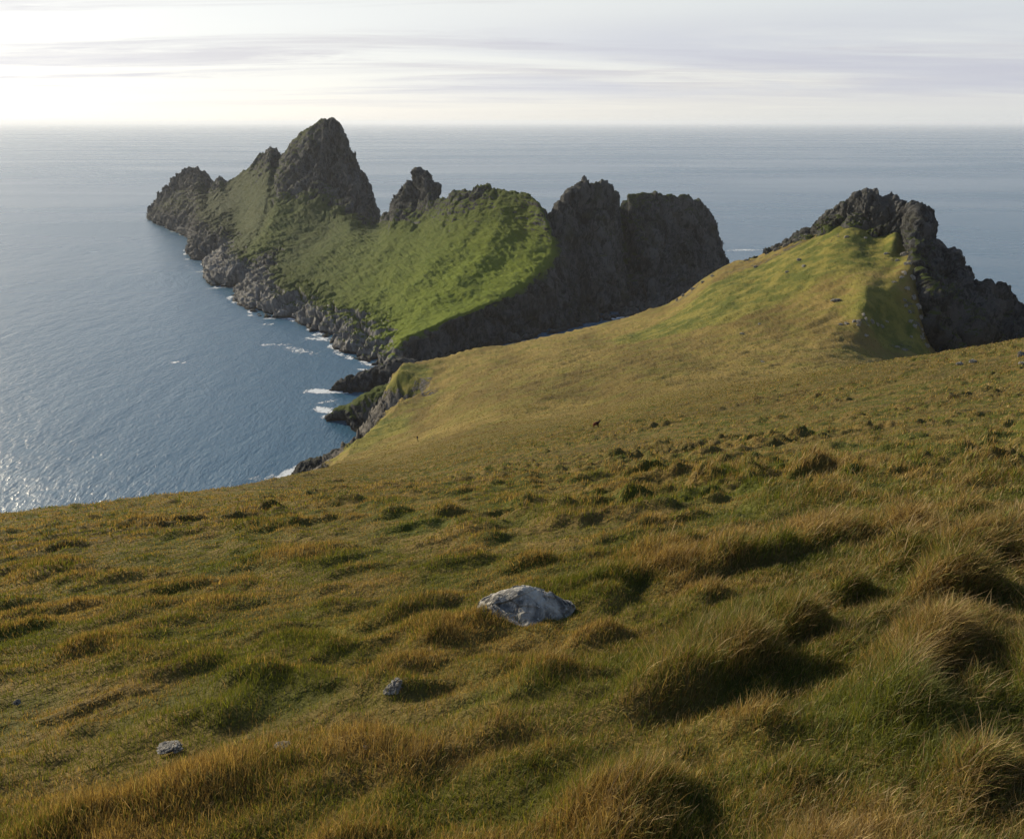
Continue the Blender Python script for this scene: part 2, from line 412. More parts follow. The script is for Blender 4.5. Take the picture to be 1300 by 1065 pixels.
for i, st in enumerate(ST_):
    pts = list(st[:6]); g = list(st[6]); lit_green = st[7]; w = st[8]
    r = pts[5]
    b1 = (r[0]+.12*w, r[1]+.35*w, r[2]*.72-2); b0 = (r[0]+.3*w, r[1]+1.05*w, -6)
    s = pts[0]; sub = (s[0]-3, s[1]-10, -9)     # toe under the water
    ctrl.append([sub]+pts+[b1, b0])
    near = 1.0 if (7 <= i <= 28) else .25
    att.append([(0, 0, lit_green, near)]+[(1, gg, lit_green*lw, p) for gg, p, lw in zip(g, (near, near*.9, 0, 0, 0, 0), (1, 1, 1.1, 1, .7, .3))]+[(.2, 0, lit_green, 0), (0, 0, lit_green, 0)])  # bright green weakens towards the crest, painting the upper slope's shade
ctrl = np.array(ctrl); att = np.array([[a[1:] for a in row] for row in att], float)
su = []
for i in range(len(ctrl)-1):
    L = np.median(np.linalg.norm(ctrl[i+1]-ctrl[i], axis=-1)); Y = ctrl[i, 5, 1]
    su.append(int(np.clip(L/(Y/1020*1.15), 8, 46)))
sv = [4, 34, 46, 50, 62, 70, 26, 14]
G = loft(ctrl, att, su, sv)
V = G[..., :3]; gm = G[..., 3]; lit_green = G[..., 4]; pa = G[..., 5]
cum0 = np.concatenate([[0], np.cumsum(su)]); cumv = np.concatenate([[0], np.cumsum(sv)]); jj = np.arange(V.shape[1])
cw = sm(cumv[5]+10, cumv[6], jj)*sm(cumv[7]+8, cumv[6]+6, jj)
V = displace_rock(V, gm, crest=cw[None, :]*(1-.6*sm(cum0[34], cum0[36], np.arange(V.shape[0])))[:, None])
cum = np.concatenate([[0], np.cumsum(su)])
def island_piece(name, i0, i1, label):
    a, b = cum[i0], cum[i1]+1
    v = V[a:b]
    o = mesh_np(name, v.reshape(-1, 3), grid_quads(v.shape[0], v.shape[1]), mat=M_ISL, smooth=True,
                attrs={'grass': gm[a:b], 'lush_or_lit': np.clip(lit_green[a:b], 0, 1), 'pale': np.clip(pa[a:b], 0, 1)})
    fix_normals(o)
    tag(o, label=label, kind='structure')
def fix_normals(o):
    n = np.empty(len(o.data.polygons)*3, np.float32); o.data.polygons.foreach_get('normal', n)
    if n.reshape(-1, 3)[:, 2].mean() < 0: o.data.flip_normals()
island_piece('island_peak', 0, 17, 'tallest dark peaked island end with steep rock face and low far tip')
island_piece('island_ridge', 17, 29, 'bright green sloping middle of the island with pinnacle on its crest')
island_piece('island_crags', 29, len(ST_)-1, 'twin dark rock blocks at the right end of the island')

# ------------------------------------------------------------------ hillside height function
ctl = []
def near_z(x, y): return H-1.7-.36*y+.12*x
for y in (-60, -25, -8, -2, 0, 2, 4, 8, 12):
    for k in (-1.3, -.5, 0, .5, 1.3):
        x = k*max(abs(y), 1.5); z = near_z(x, y)
        ctl.append((x, y, z))
for c in [
 (0,656,42),(60,650,43),(150,640,46),(200,633,50),(300,620,60),(400,598,110),(440,575,280),
 (-250,690,40),(-250,720,20),(0,690,18),
 (500,610,60),(500,590,110),(500,575,200),(500,560,290),(500,535,340),(508,518,365),
 (600,585,60),(600,560,120),(600,545,200),(600,520,290),(600,495,350),(600,475,410),(600,455,470),(600,444,500),
 (540,500,400),(530,478,440),(512,464,460),(550,456,480),(650,437,515),(700,427,530),(750,415,545),(790,405,555),(830,392,560),(850,385,560),
 (880,365,556),(930,333,550),(960,326,545),(1000,308,532),(1040,295,512),
 (700,590,33),(700,556,75),(700,545,110),(700,530,180),(700,505,260),(700,470,350),(700,445,430),
 (757,537,100),(757,528,150),(757,502,250),(800,520,110),(800,512,160),(800,490,240),(800,460,330),(800,430,430),(800,415,490),
 (900,530,55),(900,501,105),(900,493,150),(900,482,220),(900,455,300),(900,420,380),(900,390,440),(900,365,490),
 (1000,530,45),(1000,483,98),(1000,476,200),(1000,455,270),(1000,420,340),(1000,380,400),(1000,340,455),
 (1100,500,50),(1100,464,95),(1090,470,200),(1060,452,270),(1068,430,310),(1075,402,345),(1100,360,378),(1130,345,398),(1155,350,386),(1100,384,352),(1130,378,366),(1122,415,350),(1150,420,355),(1110,442,318),(1150,445,328),(1178,425,372),(1165,392,368),(1205,430,385),(1235,455,375),(1215,390,425),(1192,350,450),(1270,460,370),(1158,313,432),(1137,302,450),(1100,320,440),(1090,296,470),(1060,296,482),
 (1200,500,42),(1200,448,92),(1200,475,200),(1200,470,300),(1190,452,360),(1145,325,440),(1125,308,456),
 (1300,500,35),(1300,431,90),(1300,475,200),(1300,490,300),(1500,405,85),(1500,470,200),(1500,500,300)]:
    ctl.append(P(*c))
ctl = np.array(ctl)
def warp(x, y):
    r = np.hypot(x, y)+1e-9
    l = np.log1p(r/3)
    return x/r*l, y/r*l
wx, wy = warp(ctl[:, 0], ctl[:, 1]); rr = np.hypot(ctl[:, 0], ctl[:, 1])
val = (H-ctl[:, 2])/(rr+4)
def kern(d2): return .5*d2*np.log(d2+1e-12)
n = len(ctl)
Kd = kern((wx[:, None]-wx)**2+(wy[:, None]-wy)**2)+np.eye(n)*2e-4
Pm = np.stack([np.ones(n), wx, wy], 1)
A = np.zeros((n+3, n+3)); A[:n, :n] = Kd; A[:n, n:] = Pm; A[n:, :n] = Pm.T
sol = np.linalg.solve(A, np.concatenate([val, [0, 0, 0]]))
def tps(x, y):
    x = np.asarray(x, float); y = np.asarray(y, float); sh = x.shape
    x = x.ravel(); y = y.ravel(); out = np.empty(len(x))
    for s in range(0, len(x), 40000):
        a, b = warp(x[s:s+40000], y[s:s+40000])
        v = kern((a[:, None]-wx)**2+(b[:, None]-wy)**2)@sol[:n] + sol[n]+sol[n+1]*a+sol[n+2]*b
        out[s:s+40000] = H-v*(np.hypot(x[s:s+40000], y[s:s+40000])+4)
    return out.reshape(sh)

edge = [(-700, -300), (-160, 20), (-60, 45), P(0,655,46)[:2], P(100,645,48)[:2], P(200,633,53)[:2], P(300,620,64)[:2], P(400,597,115)[:2],
        P(425,585,200)[:2], P(446,570,300)[:2], P(478,541,340)[:2], P(512,510,380)[:2], P(545,499,412)[:2], P(548,491,428)[:2], P(505,476,445)[:2],
        P(512,464,465)[:2]] + [P(*c)[:2] for c in [(550,455,482),(600,443,502),(650,437,517),(700,427,532),(750,415,547),(790,405,557),
        (830,392,562),(850,385,562),(880,365,558),(930,332,552),(960,326,546),(1000,306,534),(1040,292,518),(1075,285,500),(1110,275,490),(1150,290,480),
        (1185,330,462),(1225,375,438),(1265,415,412),(1330,455,385)]] + [(330, 280), (700, 200), (700, -300)]
edge = np.array(edge)
def poly_dist(x, y):
    """distance outside the land polygon (0 inside) and Y of the nearest edge point"""
    best = np.full(x.shape, 1e9); ny = np.zeros(x.shape); inside = np.zeros(x.shape, bool)
    for i in range(len(edge)):
        a = edge[i]; b = edge[(i+1) % len(edge)]; ab = b-a
        t = np.clip(((x-a[0])*ab[0]+(y-a[1])*ab[1])/(ab@ab), 0, 1)
        qx = a[0]+t*ab[0]; qy = a[1]+t*ab[1]; d = np.hypot(x-qx, y-qy)
        m = d < best; best = np.where(m, d, best); ny = np.where(m, qy, ny)
        c = ((a[1] > y) != (b[1] > y)); xx = a[0]+(y-a[1])/np.where(b[1] == a[1], 1e-9, b[1]-a[1])*ab[0]
        inside ^= c & (x < xx)
    return np.where(inside, 0, best), ny, np.where(inside, best, 0)

def gauss_px(x, y, z, px, py, sx, sy, rot=0):
    """weight field round the place that lies under one picked point of the land"""
    return 0

def tussock(x, y, r):
    """turf relief: humps and hollows, bigger in the rough pasture to the right"""
    rough = sm(-1.5, 3.0, x*.9 - (y-3.2)*.35) * sm(14, 5, r)
    ca, sa = math.cos(.5), math.sin(.5)
    u = x*ca+y*sa; v = -x*sa+y*ca
    wob = perlin(x/3.1, y/3.1)*.8
    a = perlin(u/.55+wob, v/.36+wob)
    b = perlin(u/.25+3, v/.19+7)
    cl = perlin(u/1.05+21, v/.62+wob)
    big = perlin(u/2.3+11, v/1.25+5)
    mid = sm(5, 12, r)*sm(50, 18, r)
    lump = .75*np.maximum(0, a+.06)+.75*np.maximum(0, cl-.10)*(1+mid)
    mod = .55+.9*sm(-.3, .5, perlin(x/6.5+2, y/4.5))
    far1 = (np.maximum(0, perlin(u/3.1+9, v/1.7)-.05)*.17+.14*perlin(u/1.6+4, v/1.0)+.10*perlin(u/.9+4, v/.6))*sm(22, 60, r)
    h = (.175*lump*(1+.2*rough)*(1+.5*mid) + .036*b*(1+mid) + .040*big*(1+.9*rough))*mod + far1*mod
    far2 = (fbm(u/16, v/7, None, 3)*.9+ridged(u/11, v/3.6, 0*u+.3, 3)*.28)*sm(120, 240, r)
    return h*(1-sm(110, 240, r)*.75) + far2

hum_list = [(1060,640,.16,.30,.20),(1180,700,.22,.5,.3),(560,905,.0,.3,.3),(300,905,.20,.28,.26),(170,895,.10,.2,.16),(105,830,.15,.35,.22),
            (370,835,.10,.25,.18),(1000,800,.24,.55,.28),(700,930,.10,.4,.2),(860,880,.26,.5,.22),(1250,880,.25,.45,.28),(130,770,.12,.4,.2),(290,745,.13,.45,.2),(420,790,.1,.3,.15),
            (1230,760,.22,.4,.25),(960,930,.20,.35,.2),(1130,920,.25,.4,.2),(540,735,.10,.4,.2),(750,720,.1,.35,.18),(930,700,.14,.4,.2)]
def base_z(x, y):
    z = tps(x, y)
    d, ny, di = poly_dist(x, y)
    slope = np.where(ny < 150, .22+.25*sm(0, 120, d), 1.25)
    slope = np.where((ny > 150) & (ny < 395) & (x < 0), .8, slope)
    return z-d*slope, d, di
def px_near(px, py):
    """where the view ray through a point meets the bare turf"""
    a, dy, dz = pdir(px, py)
    Y = np.exp(np.linspace(math.log(1.2), math.log(620), 2600)); t = Y/dy
    z, _, _ = base_z(a*t, Y)
    below = (H+dz*t) < z
    i = int(np.argmax(below)) if below.any() else len(Y)-1
    return a*t[i], Y[i], z[i]
HUM = []
for (px, py, h, wx_, wy_) in hum_list:
    q = px_near(px, py); HUM.append((q[0], q[1], h*.42, wx_*.6, wy_*.7))
def humps(x, y):
    s = 0
    for (hx, hy, h, a, b) in HUM:
        if h: s = s+h*np.exp(-(((x-hx)/a)**2+((y-hy)/b)**2))
    return s
def ground(x, y):
    x = np.asarray(x, float); y = np.asarray(y, float)
    z, d, di = base_z(x, y)
    r = np.hypot(x, y)
    z = z+tussock(x, y, r)*sm(.2, 1.0, r)+humps(x, y)
    # outcrops and broken cliff where the land falls to the sea
    rk = sm(2, 14, d)*sm(200, 330, y+np.abs(x)*.2)
    low = sm(22, 6, z)
    rk = np.maximum(rk, low*sm(1, 5, d))
    if np.ndim(x):
        m = rk > .01
        if m.any():
            xx, yy, zz = x[m], y[m], z[m]
            z[m] += rk[m]*((worley(xx/11, yy/11, zz/14)-.5)*7+(worley(xx/4, yy/4, zz/5)-.5)*3+ridged(xx/9, yy/9, zz/9, 3)*1.2)
    return np.maximum(z, -8), rk, d, di

def hit(px, py, n=3000, y0=1.2, y1=620):
    a, dy, dz = pdir(px, py)
    Y = np.exp(np.linspace(math.log(y0), math.log(y1), n)); t = Y/dy
    z = ground(a*t, Y)[0]
    below = (H+dz*t) < z
    i = int(np.argmax(below)) if below.any() else n-1
    return Vector((a*t[i], Y[i], z[i])), t[i]

# polar mesh of the hillside, finest in the direction one looks
ph = np.concatenate([np.linspace(-180, -44, 70, endpoint=False), np.linspace(-44, 44, 1000, endpoint=False), np.linspace(44, 180, 70, endpoint=False)])
rad = np.concatenate([[.02, .3, .6], np.exp(np.linspace(math.log(.9), math.log(760), 980))])
PH, RD = np.meshgrid(np.radians(ph), rad, indexing='ij')
X = np.sin(PH)*RD; Yg = np.cos(PH)*RD
back = (Yg < -70) | (np.abs(PH) > R(60)) & (RD > 90)
# keep the land beside and behind the camera short
RD2 = np.where(np.abs(PH) > R(70), np.minimum(RD, 60+0*RD), RD)
scale = sm(R(55), R(75), np.abs(PH)); lim = 760*(1-scale)+70*scale
RD = np.where(RD > lim, lim+(RD-lim)*.02, RD)
X = np.sin(PH)*RD; Yg = np.cos(PH)*RD
Zg, rk, dd, di = ground(X, Yg)
# colour fields fixed to places on the land
def field(pts, X=None, Yg=None):
    X = globals()['X'] if X is None else X; Yg = globals()['Yg'] if Yg is None else Yg
    s = np.zeros(X.shape)
    for (px, py, w, rx, ry, ang) in pts:
        q = px_near(px, py); c, s_ = math.cos(ang), math.sin(ang)
        u = (X-q[0])*c+(Yg-q[1])*s_; v = -(X-q[0])*s_+(Yg-q[1])*c
        s = s+w*np.exp(-((u/rx)**2+(v/ry)**2))
    return s
LUSH = [(520,474,1.0,14,26,0),(505,512,.8,12,20,0),(900,400,1.0,40,34,.3),(960,360,1.0,35,40,.3),(1060,300,.9,40,30,0),(1010,330,.9,40,30,0),(850,415,.8,35,25,.2),(1110,330,.7,26,30,0),
              (1120,380,.45,22,30,0),(680,440,.45,60,12,.3),(740,470,.35,60,12,.3),(560,500,.5,25,25,0),(480,545,.7,22,30,0),(455,570,.5,12,60,0),
              (1140,435,.7,30,22,0),(1050,445,.5,40,14,0),(980,470,.4,40,10,0),
              (1150,640,.4,1.6,3.0,.4),(1250,500,.12,10,10,0),(430,800,.5,.7,1.0,0),(620,900,.3,.6,.5,0),(900,640,.25,4,2,0)]
lush_or_lit = field(LUSH)
far = sm(95, 170, np.hypot(X, Yg))
rock_m = np.clip(rk*.9*sm(0, 8, dd), 0, 1)
rock_m = np.maximum(rock_m, .46*np.clip(field([(1010,312,1,30,9,0),(960,330,1,22,7,0),(900,352,.9,25,6,0),(870,378,1.1,10,14,0),(1060,300,.9,22,9,0),(1095,408,1.1,8,4,0),(1130,330,.8,9,25,0),
       (536,496,1.6,9,12,0),(545,500,1.2,8,10,0),(1165,405,1,8,20,0),(930,345,.8,20,9,0),(1145,440,.8,12,5,0)]), 0, 1.15))
hill = mesh_np('hillside', np.stack([X, Yg, Zg], -1).reshape(-1, 3), grid_quads(len(ph), len(rad), wrap=True), mat=M_HILL,
               attrs={'lush_or_lit': np.clip(lush_or_lit, 0, 1), 'rock': rock_m, 'far': far})
fix_normals(hill)
tag(hill, label='brown and green grassy hillside sloping down to the sea', kind='structure')

# ------------------------------------------------------------------ rocky crown of the near hill
CR = [
 [(950,334,545),(950,332,548),(950,330,550),(950,328,553)],
 [(975,326,532),(975,322,535),(976,318,539),(977,316,543)],
 [(1000,318,520),(1000,313,523),(1000,309,527),(1002,303,532)],
 [(1035,298,505),(1035,292,508),(1035,285,512),(1037,279,517)],
 [(1062,290,492),(1062,282,496),(1062,273,500),(1062,264,505)],
 [(1085,288,482),(1088,278,486),(1088,265,490),(1088,252,496)],
 [(1110,290,474),(1110,278,478),(1110,263,483),(1110,247,490)],
 [(1130,298,468),(1132,284,472),(1133,269,477),(1132,255,484)],
 [(1140,312,458),(1144,298,463),(1147,284,469),(1147,270,476)],
 [(1156,336,432),(1155,312,424),(1163,290,448),(1166,267,468)],
 [(1160,368,410),(1163,338,398),(1180,311,434),(1188,288,458)],
 [(1170,400,392),(1178,368,380),(1194,340,415),(1199,324,440)],
 [(1166,437,372),(1194,394,362),(1213,360,402),(1222,328,425)],
 [(1184,458,366),(1215,416,362),(1232,385,392),(1237,357,414)],
 [(1208,466,350),(1238,425,362),(1256,393,390),(1270,360,408)],
 [(1235,472,367),(1262,432,380),(1280,407,395),(1293,386,408)],
 [(1262,482,357),(1290,447,368),(1305,427,380),(1318,408,395)],
 [(1300,485,347),(1322,458,356),(1338,442,366),(1360,428,385)],
 [(1345,500,335),(1370,490,345),(1390,480,352),(1400,470,360)]]
c2 = []; a2 = []
for i, st in enumerate(CR):
    q = [P(*c) for c in st]; r = q[3]
    e = q[0]; q = [(e[0]-2, e[1]-4, e[2]-7)]+q
    drop = min(1.0, i/4)
    c2.append(q+[(r[0]+4, r[1]+12, r[2]-6-16*drop), (r[0]+14, r[1]+50, r[2]-30-60*drop)])
    gg = .55 if 2 < i < 6 else (.25 if i < 9 else .05)
    gg = gg if i < 9 else .22
    a2.append([(gg+.35, .2, 0), (gg+.3, .2, 0), (gg+.12, .15, 0), (gg*.5, .1, 0), (gg*.2, 0, 0), (.1, 0, 0), (0, 0, 0)] if i >= 8 else [(gg+.2, .2, 0), (gg+.15, .2, 0), (gg, .1, 0), (gg*.5, .1, 0), (gg*.3, 0, 0), (.2, 0, 0), (0, 0, 0)])
G = loft(c2, a2, [30]*(len(CR)-1), [8, 34, 40, 42, 14, 8])
V2 = displace_rock(G[..., :3], G[..., 3]*.6, amp_r=(.50+.45*sm(92, 40, np.arange(G.shape[1])))[None, :], seed=31.0, fine=1.8, crest=np.broadcast_to((.30*sm(100, 124, np.arange(G.shape[1]))*sm(146, 126, np.arange(G.shape[1])))[None, :], G.shape[:2]))
o = mesh_np('rocky_crest', V2.reshape(-1, 3), grid_quads(*V2.shape[:2]), mat=M_ISL, attrs={'grass': G[..., 3], 'lush_or_lit': G[..., 4], 'pale': np.zeros(G.shape[:2])})
fix_normals(o); tag(o, label='jagged dark rocky crest on the right hilltop above the sea', kind='structure')

# ------------------------------------------------------------------ sea spurs
def spur(name, line, label, grassy=0.0, pale=.0, amp=.5):
    """line: (px, py, z_top, half width) along a rocky spine"""
    ctrl = []; at = []
    for k, (px, py, zt, w) in enumerate(line):
        c = Vector(S(px, py, zt))
        nx = Vector(S(*line[min(k+1, len(line)-1)][:3])); pv = Vector(S(*line[max(k-1, 0)][:3]))
        t = (nx-pv); t.z = 0; t.normalize(); s = Vector((t.y, -t.x, 0))
        row = []
        for f, zz in ((-1.5, -6), (-1.0, min(zt*.25, 3)), (-.55, zt*.75), (0, zt), (.5, zt*.8), (1.0, min(zt*.25, 3)), (1.5, -6)):
            q = c+s*w*f; row.append((q.x, q.y, zz if zt > 0 else -4))
        ctrl.append(row); at.append([(grassy if abs(j-3) < 2 else 0, .3, pale) for j in range(7)])
    n = len(line)
    G = loft(ctrl, at, [26]*(n-1), [8, 12, 14, 14, 12, 8])
    v = displace_rock(G[..., :3], G[..., 3], amp_r=amp, seed=len(label)*3.0, fine=1.4)
    o = mesh_np(name, v.reshape(-1, 3), grid_quads(*v.shape[:2]), mat=M_ISL, attrs={'grass': G[..., 3], 'lush_or_lit': G[..., 4], 'pale': G[..., 5]})
    fix_normals(o); tag(o, label=label, kind='structure')
spur('rock_spur', [(414,492,0,2),(422,489,3,6),(445,482,6,9),(475,472,10,12),(505,462,13,16),(530,458,10,16)], 'long low dark rock spur reaching into the sea below the island')
spur('rock_headland', [(420,524,-1,3),(428,521,5,7),(448,508,14,10),(472,498,20,13),(500,486,27,16),(522,482,33,18),(545,480,37,18),(575,480,40,16)],
     'dark craggy headland with green top above the small cove', grassy=.62, amp=.65)
spur('shore_rocks', [(368,601,-1,3),(380,596,3,5),(400,588,6,7),(425,578,9,8),(450,568,10,10),(470,560,8,10)], 'low dark shore rocks with surf at the foot of the hillside')

# ------------------------------------------------------------------ sea and foam
R_SEA = 150000
sea_v = [(-R_SEA, -3000, 0), (R_SEA, -3000, 0), (R_SEA, R_SEA, 0), (-R_SEA, R_SEA, 0)]
sea = mesh_np('sea', sea_v, [(0, 1, 2, 3)], mat=M_SEA, smooth=False); tag(sea, label='open rippled blue sea', kind='structure')

def foam_patches():
    vs = []; qs = []; w = []
    def patch(px, py, L, W, ang, wt):
        c = S(px, py, .12); nu, nv = 14, 8; base = len(vs)
        for i in range(nu+1):
            for j in range(nv+1):
                u = i/nu*2-1; v = j/nv*2-1
                x = u*L; y = v*W+math.sin(u*3+px)*W*.3
                vs.append((c[0]+x*math.cos(ang)-y*math.sin(ang), c[1]+x*math.sin(ang)+y*math.cos(ang), .12+.002*(base % 7)))
                w.append(wt*max(0, 1-(u*u+v*v)))
        for i in range(nu):
            for j in range(nv):
                a = base+i*(nv+1)+j; qs.append((a, a+nv+1, a+nv+2, a+1))
    for a in [(405,497,16,9,.2,1.0),(430,498,14,5,.1,.95),(412,520,10,12,.5,.95),(418,530,9,8,.3,.8),(370,600,13,12,.5,1.1),(378,608,12,10,.4,1.05),(388,612,10,6,.3,.8),
              (408,430,28,14,-.5,.72),(380,445,42,14,-.35,.62),(352,438,35,10,-.2,.58),(425,440,14,9,-.7,.85),(222,461,22,8,.3,.6),(372,408,14,8,-.2,.7),(405,424,10,8,-.6,.85),
              (300,384,16,6,-.8,.7),(318,400,12,6,-.7,.7),(250,310,28,8,-.7,.6),(255,345,22,10,-1.2,.6),(235,338,20,12,-1,.55),(340,412,14,8,-.1,.6),(415,510,20,6,.3,.6),
              (785,403,26,6,.5,1.0),(945,318,50,16,.3,.75),(460,470,10,5,-.4,.7),(1318,400,60,14,.2,.7),(440,497,12,4,.1,.7),(345,603,22,8,.2,.55)]:
        patch(*a)
    shore = [ST_[i][0] for i in range(2, 29)]
    frs = np.random.default_rng(3)
    for i in range(len(shore)-1):
        p, q_ = np.array(shore[i][:2]), np.array(shore[i+1][:2]); L_ = np.linalg.norm(q_-p)
        for k in range(max(1, int(L_/22))):
            c_ = p+(q_-p)*frs.random(); n_ = np.array([-.8, -.6])*frs.uniform(-1, 4)
            Y_ = c_[1]+n_[1]; X_ = c_[0]+n_[0]; m_ = H/Y_; bb = (ST-m_*CT)/(CT+m_*ST)
            patch(650+F*X_/Y_*(CT+bb*ST), 487-F*bb, frs.uniform(9, 24), frs.uniform(3, 7), math.atan2(q_[1]-p[1], q_[0]-p[0]), frs.uniform(.55, .85))
    o = mesh_np('surf_foam', vs, qs, mat=M_FOAM, attrs={'foam': w})
    tag(o, label='white surf foam on the sea beside the rocks', cat='foam', kind='stuff')
foam_patches()

# ------------------------------------------------------------------ stones
def rock_mesh(name, pts, cuts, amp, seed, mat, parent=None):
    bm = bmesh.new()
    for p in pts: bm.verts.new(p)
    bmesh.ops.convex_hull(bm, input=bm.verts)
    for v in [v for v in bm.verts if not v.link_faces]: bm.verts.remove(v)
    bmesh.ops.triangulate(bm, faces=bm.faces)
    for i in range(cuts):
        bmesh.ops.subdivide_edges(bm, edges=bm.edges, cuts=1, use_grid_fill=True)
        if i in (1, 2): bmesh.ops.smooth_vert(bm, verts=bm.verts, factor=.35, use_axis_x=True, use_axis_y=True, use_axis_z=True)
    bmesh.ops.recalc_face_normals(bm, faces=bm.faces)
    bm.normal_update()
    co = np.array([v.co[:] for v in bm.verts]); no = np.array([v.normal[:] for v in bm.verts])
    s = amp
    L = np.ptp(co, axis=0).max()
    x, y, z = (co/L).T
    d = (worley(x*4+seed, y*4, z*6)-.5)*1.0+(worley(x*9+seed, y*9, z*14)-.5)*.5+fbm(x*9, y*9+seed, z*18, 4)*.35+np.minimum(0, perlin(x*5+y*3, y*4+seed, z*9+x*4))*.9
    co2 = co+no*(d*s)[:, None]
    for v, c in zip(bm.verts, co2): v.co = c
    me = bpy.data.meshes.new(name); bm.to_mesh(me); bm.free()
    for p in me.polygons: p.use_smooth = False
    me.materials.append(mat)
    o = bpy.data.objects.new(name, me); COL.objects.link(o)
    if parent: o.parent = parent
    return o

q, t = hit(665, 792)
s = t/1020.0                      # metres per picture unit at the boulder
bp = [(-64, 6, -14), (-66, 12, 4), (-62, 46, 10), (-46, 24, 17), (-30, 40, 24), (-8, 40, 35), (2, 44, 36), (10, 44, 31), (30, 44, 21), (50, 42, 15),
      (60, 36, 9), (66, 36, 9), (70, 34, 2), (10, -20, -14), (9, -14, 5), (-20, -10, 0), (-52, -2, 0), (50, 4, -14), (44, 10, 3), (-30, 80, -14), (50, 80, -14), (14, 60, 22)]
b = rock_mesh('boulder', [tuple(c*s for c in p) for p in bp], 6, 3.4*s, 3.3, M_PALE)
b.location = (q.x, q.y, q.z-5*s); tag(b, 'large pale grey lichened boulder lying in the foreground grass', 'boulder')
def stone(px, py, wpx, hpx, label, mat=M_STONE, name='stone', cat='rock', group=None, seed=1.0, cuts=4, sink=.25, angular=.5, proto=None):
    q, t = hit(px, py+hpx*.3); w = wpx*t/1020; h = hpx*t/1020
    rs = np.random.default_rng(int(seed*100))
    if proto is None:
        pts = []
        for k in range(16):
            a = rs.uniform(0, 6.28); e = rs.uniform(-.6, 1.2); f = rs.uniform(.8, 1.1)
            pts.append((math.cos(a)*math.cos(e)*.5*f, math.sin(a)*math.cos(e)*.45*f, math.sin(e)*.5*f))
        o = rock_mesh(name, pts, cuts, .10, seed, mat)
    else:
        o = proto.copy(); COL.objects.link(o)
    o.scale = (w*.85, w*.8, h*1.05); o.location = (q.x, q.y+w*.2, q.z+h*(.6 if py > 880 else .05)); o.rotation_euler = (0, 0, rs.uniform(0, 6.28) if proto is not None else 0)
    tag(o, label, cat, group)
    return o
# half-sunk slab with a raised dark corner
q, t = hit(497, 878); s = t/1020
b = rock_mesh('stone', [(-14*s, 0, -5*s), (-13*s, 2*s, 1*s), (12*s, 6*s, 16*s), (17*s, 10*s, 14*s), (18*s, 4*s, -5*s), (6*s, -8*s, 2*s), (-6*s, -6*s, -2*s), (10*s, -4*s, -8*s), (10*s, 24*s, -6*s), (-6*s, 22*s, -6*s), (6*s, 20*s, 12*s)], 4, 2.2*s, 5.1, M_STONE)
b.scale = (.8, .8, .8); b.location = q; tag(b, 'small tilted grey stone slab below and left of the boulder', 'rock')
stone(214, 957, 40, 9, 'flat grey stone half sunk in grass near the bottom left', M_PALE, seed=2.1)
stone(357, 953, 30, 7, 'flat white stone in grass right of the sunken grey stone', M_PALE, seed=2.7)
stone(21, 895, 13, 7, 'tiny white stone in grass at the far left', M_PALE, seed=3.2)
stone(464, 951, 10, 5, 'tiny pale pebble in grass, nearest the bottom centre', M_PALE, seed=3.9)
stone(1220, 462, 13, 6, 'small dark rock on the right skyline slope, left one of two', seed=4.4)
stone(1236, 459, 12, 6, 'small pale-topped rock on the right skyline slope, right one of two', seed=4.9)
stone(1298, 449, 12, 11, 'dark upright rock at the right edge of the hillside', seed=5.6, cuts=5)
stone(1299, 461, 12, 5, 'low pale rock just below the dark upright rock at right edge', M_PALE, seed=6.6)
pr = stone(942, 424, 8, 4, 'lone dark rock on the brown slope, lower of two left ones', seed=7.1, cuts=4)
stone(965, 411, 7, 4, 'lone dark rock on the brown slope, upper of two left ones', seed=7.4, proto=pr)
stone(969, 459, 8, 4, 'small dark rock low in the brown hollow near the skyline slope', seed=7.8, proto=pr)
stone(1062, 381, 16, 7, 'dark rock at the edge of green turf below the crest', seed=8.1, cuts=4)
stone(1100, 427, 14, 5, 'pale flat rock lying below the little stone outcrop', seed=8.5)
stone(1170, 428, 18, 8, 'pale rock standing in the shaded hollow below the crags', M_PALE, seed=8.8)
for k, (px, py, w_, h_) in enumerate([(1068,412,8,5),(1076,410,10,6),(1084,407,9,7),(1091,408,12,8),(1099,404,10,8),(1106,408,12,9),(1113,411,10,8),(1119,414,10,7),(1102,413,9,6),(1090,413,9,5),(1125,409,9,6),(1096,400,9,6)]):
    stone(px, py, w_, h_, 'rock of the little stone outcrop on the slope under the crest', seed=9+k*.37, proto=pr, group='rocks of the small outcrop')
for k, (px, py, w_, h_) in enumerate([(985,316,9,7),(997,311,11,8),(1012,304,12,8),(1024,298,9,7),(965,322,8,5),(948,330,8,5),(905,350,8,4),(893,358,8,5),(880,366,9,6),(868,374,9,7),(860,380,8,6),
                                      (960,338,9,5),(1015,330,9,5),(1020,338,11,5),(1000,345,8,4),(1075,300,10,6),(1100,302,9,5),(1126,322,9,5),(1146,352,10,6),(1150,388,11,7),(1158,408,12,7),(1170,418,10,6),(1140,440,9,5),(1150,444,10,5)]):
    stone(px, py, w_, h_, 'dark rock poking out of turf along the upper slope', seed=20+k*.41, proto=pr, group='rocks along the upper slope')
for k, (px, py, w_, h_) in enumerate([(1150,322,14,9),(1153,334,12,8),(1148,346,11,8),(1157,352,15,10),(1152,366,12,9),(1160,376,14,10),(1148,380,10,6),(1165,388,15,11),(1156,396,11,8),(1168,402,14,10),(1163,414,13,9),(1172,424,14,10),(1158,428,10,7),(1176,438,13,9),(1140,330,8,6),(1136,358,9,5)]):
    stone(px, py, w_, h_, 'broken rock strewn at the foot of the dark crag', seed=40+k*.53, proto=pr, group='broken rocks below the crag')

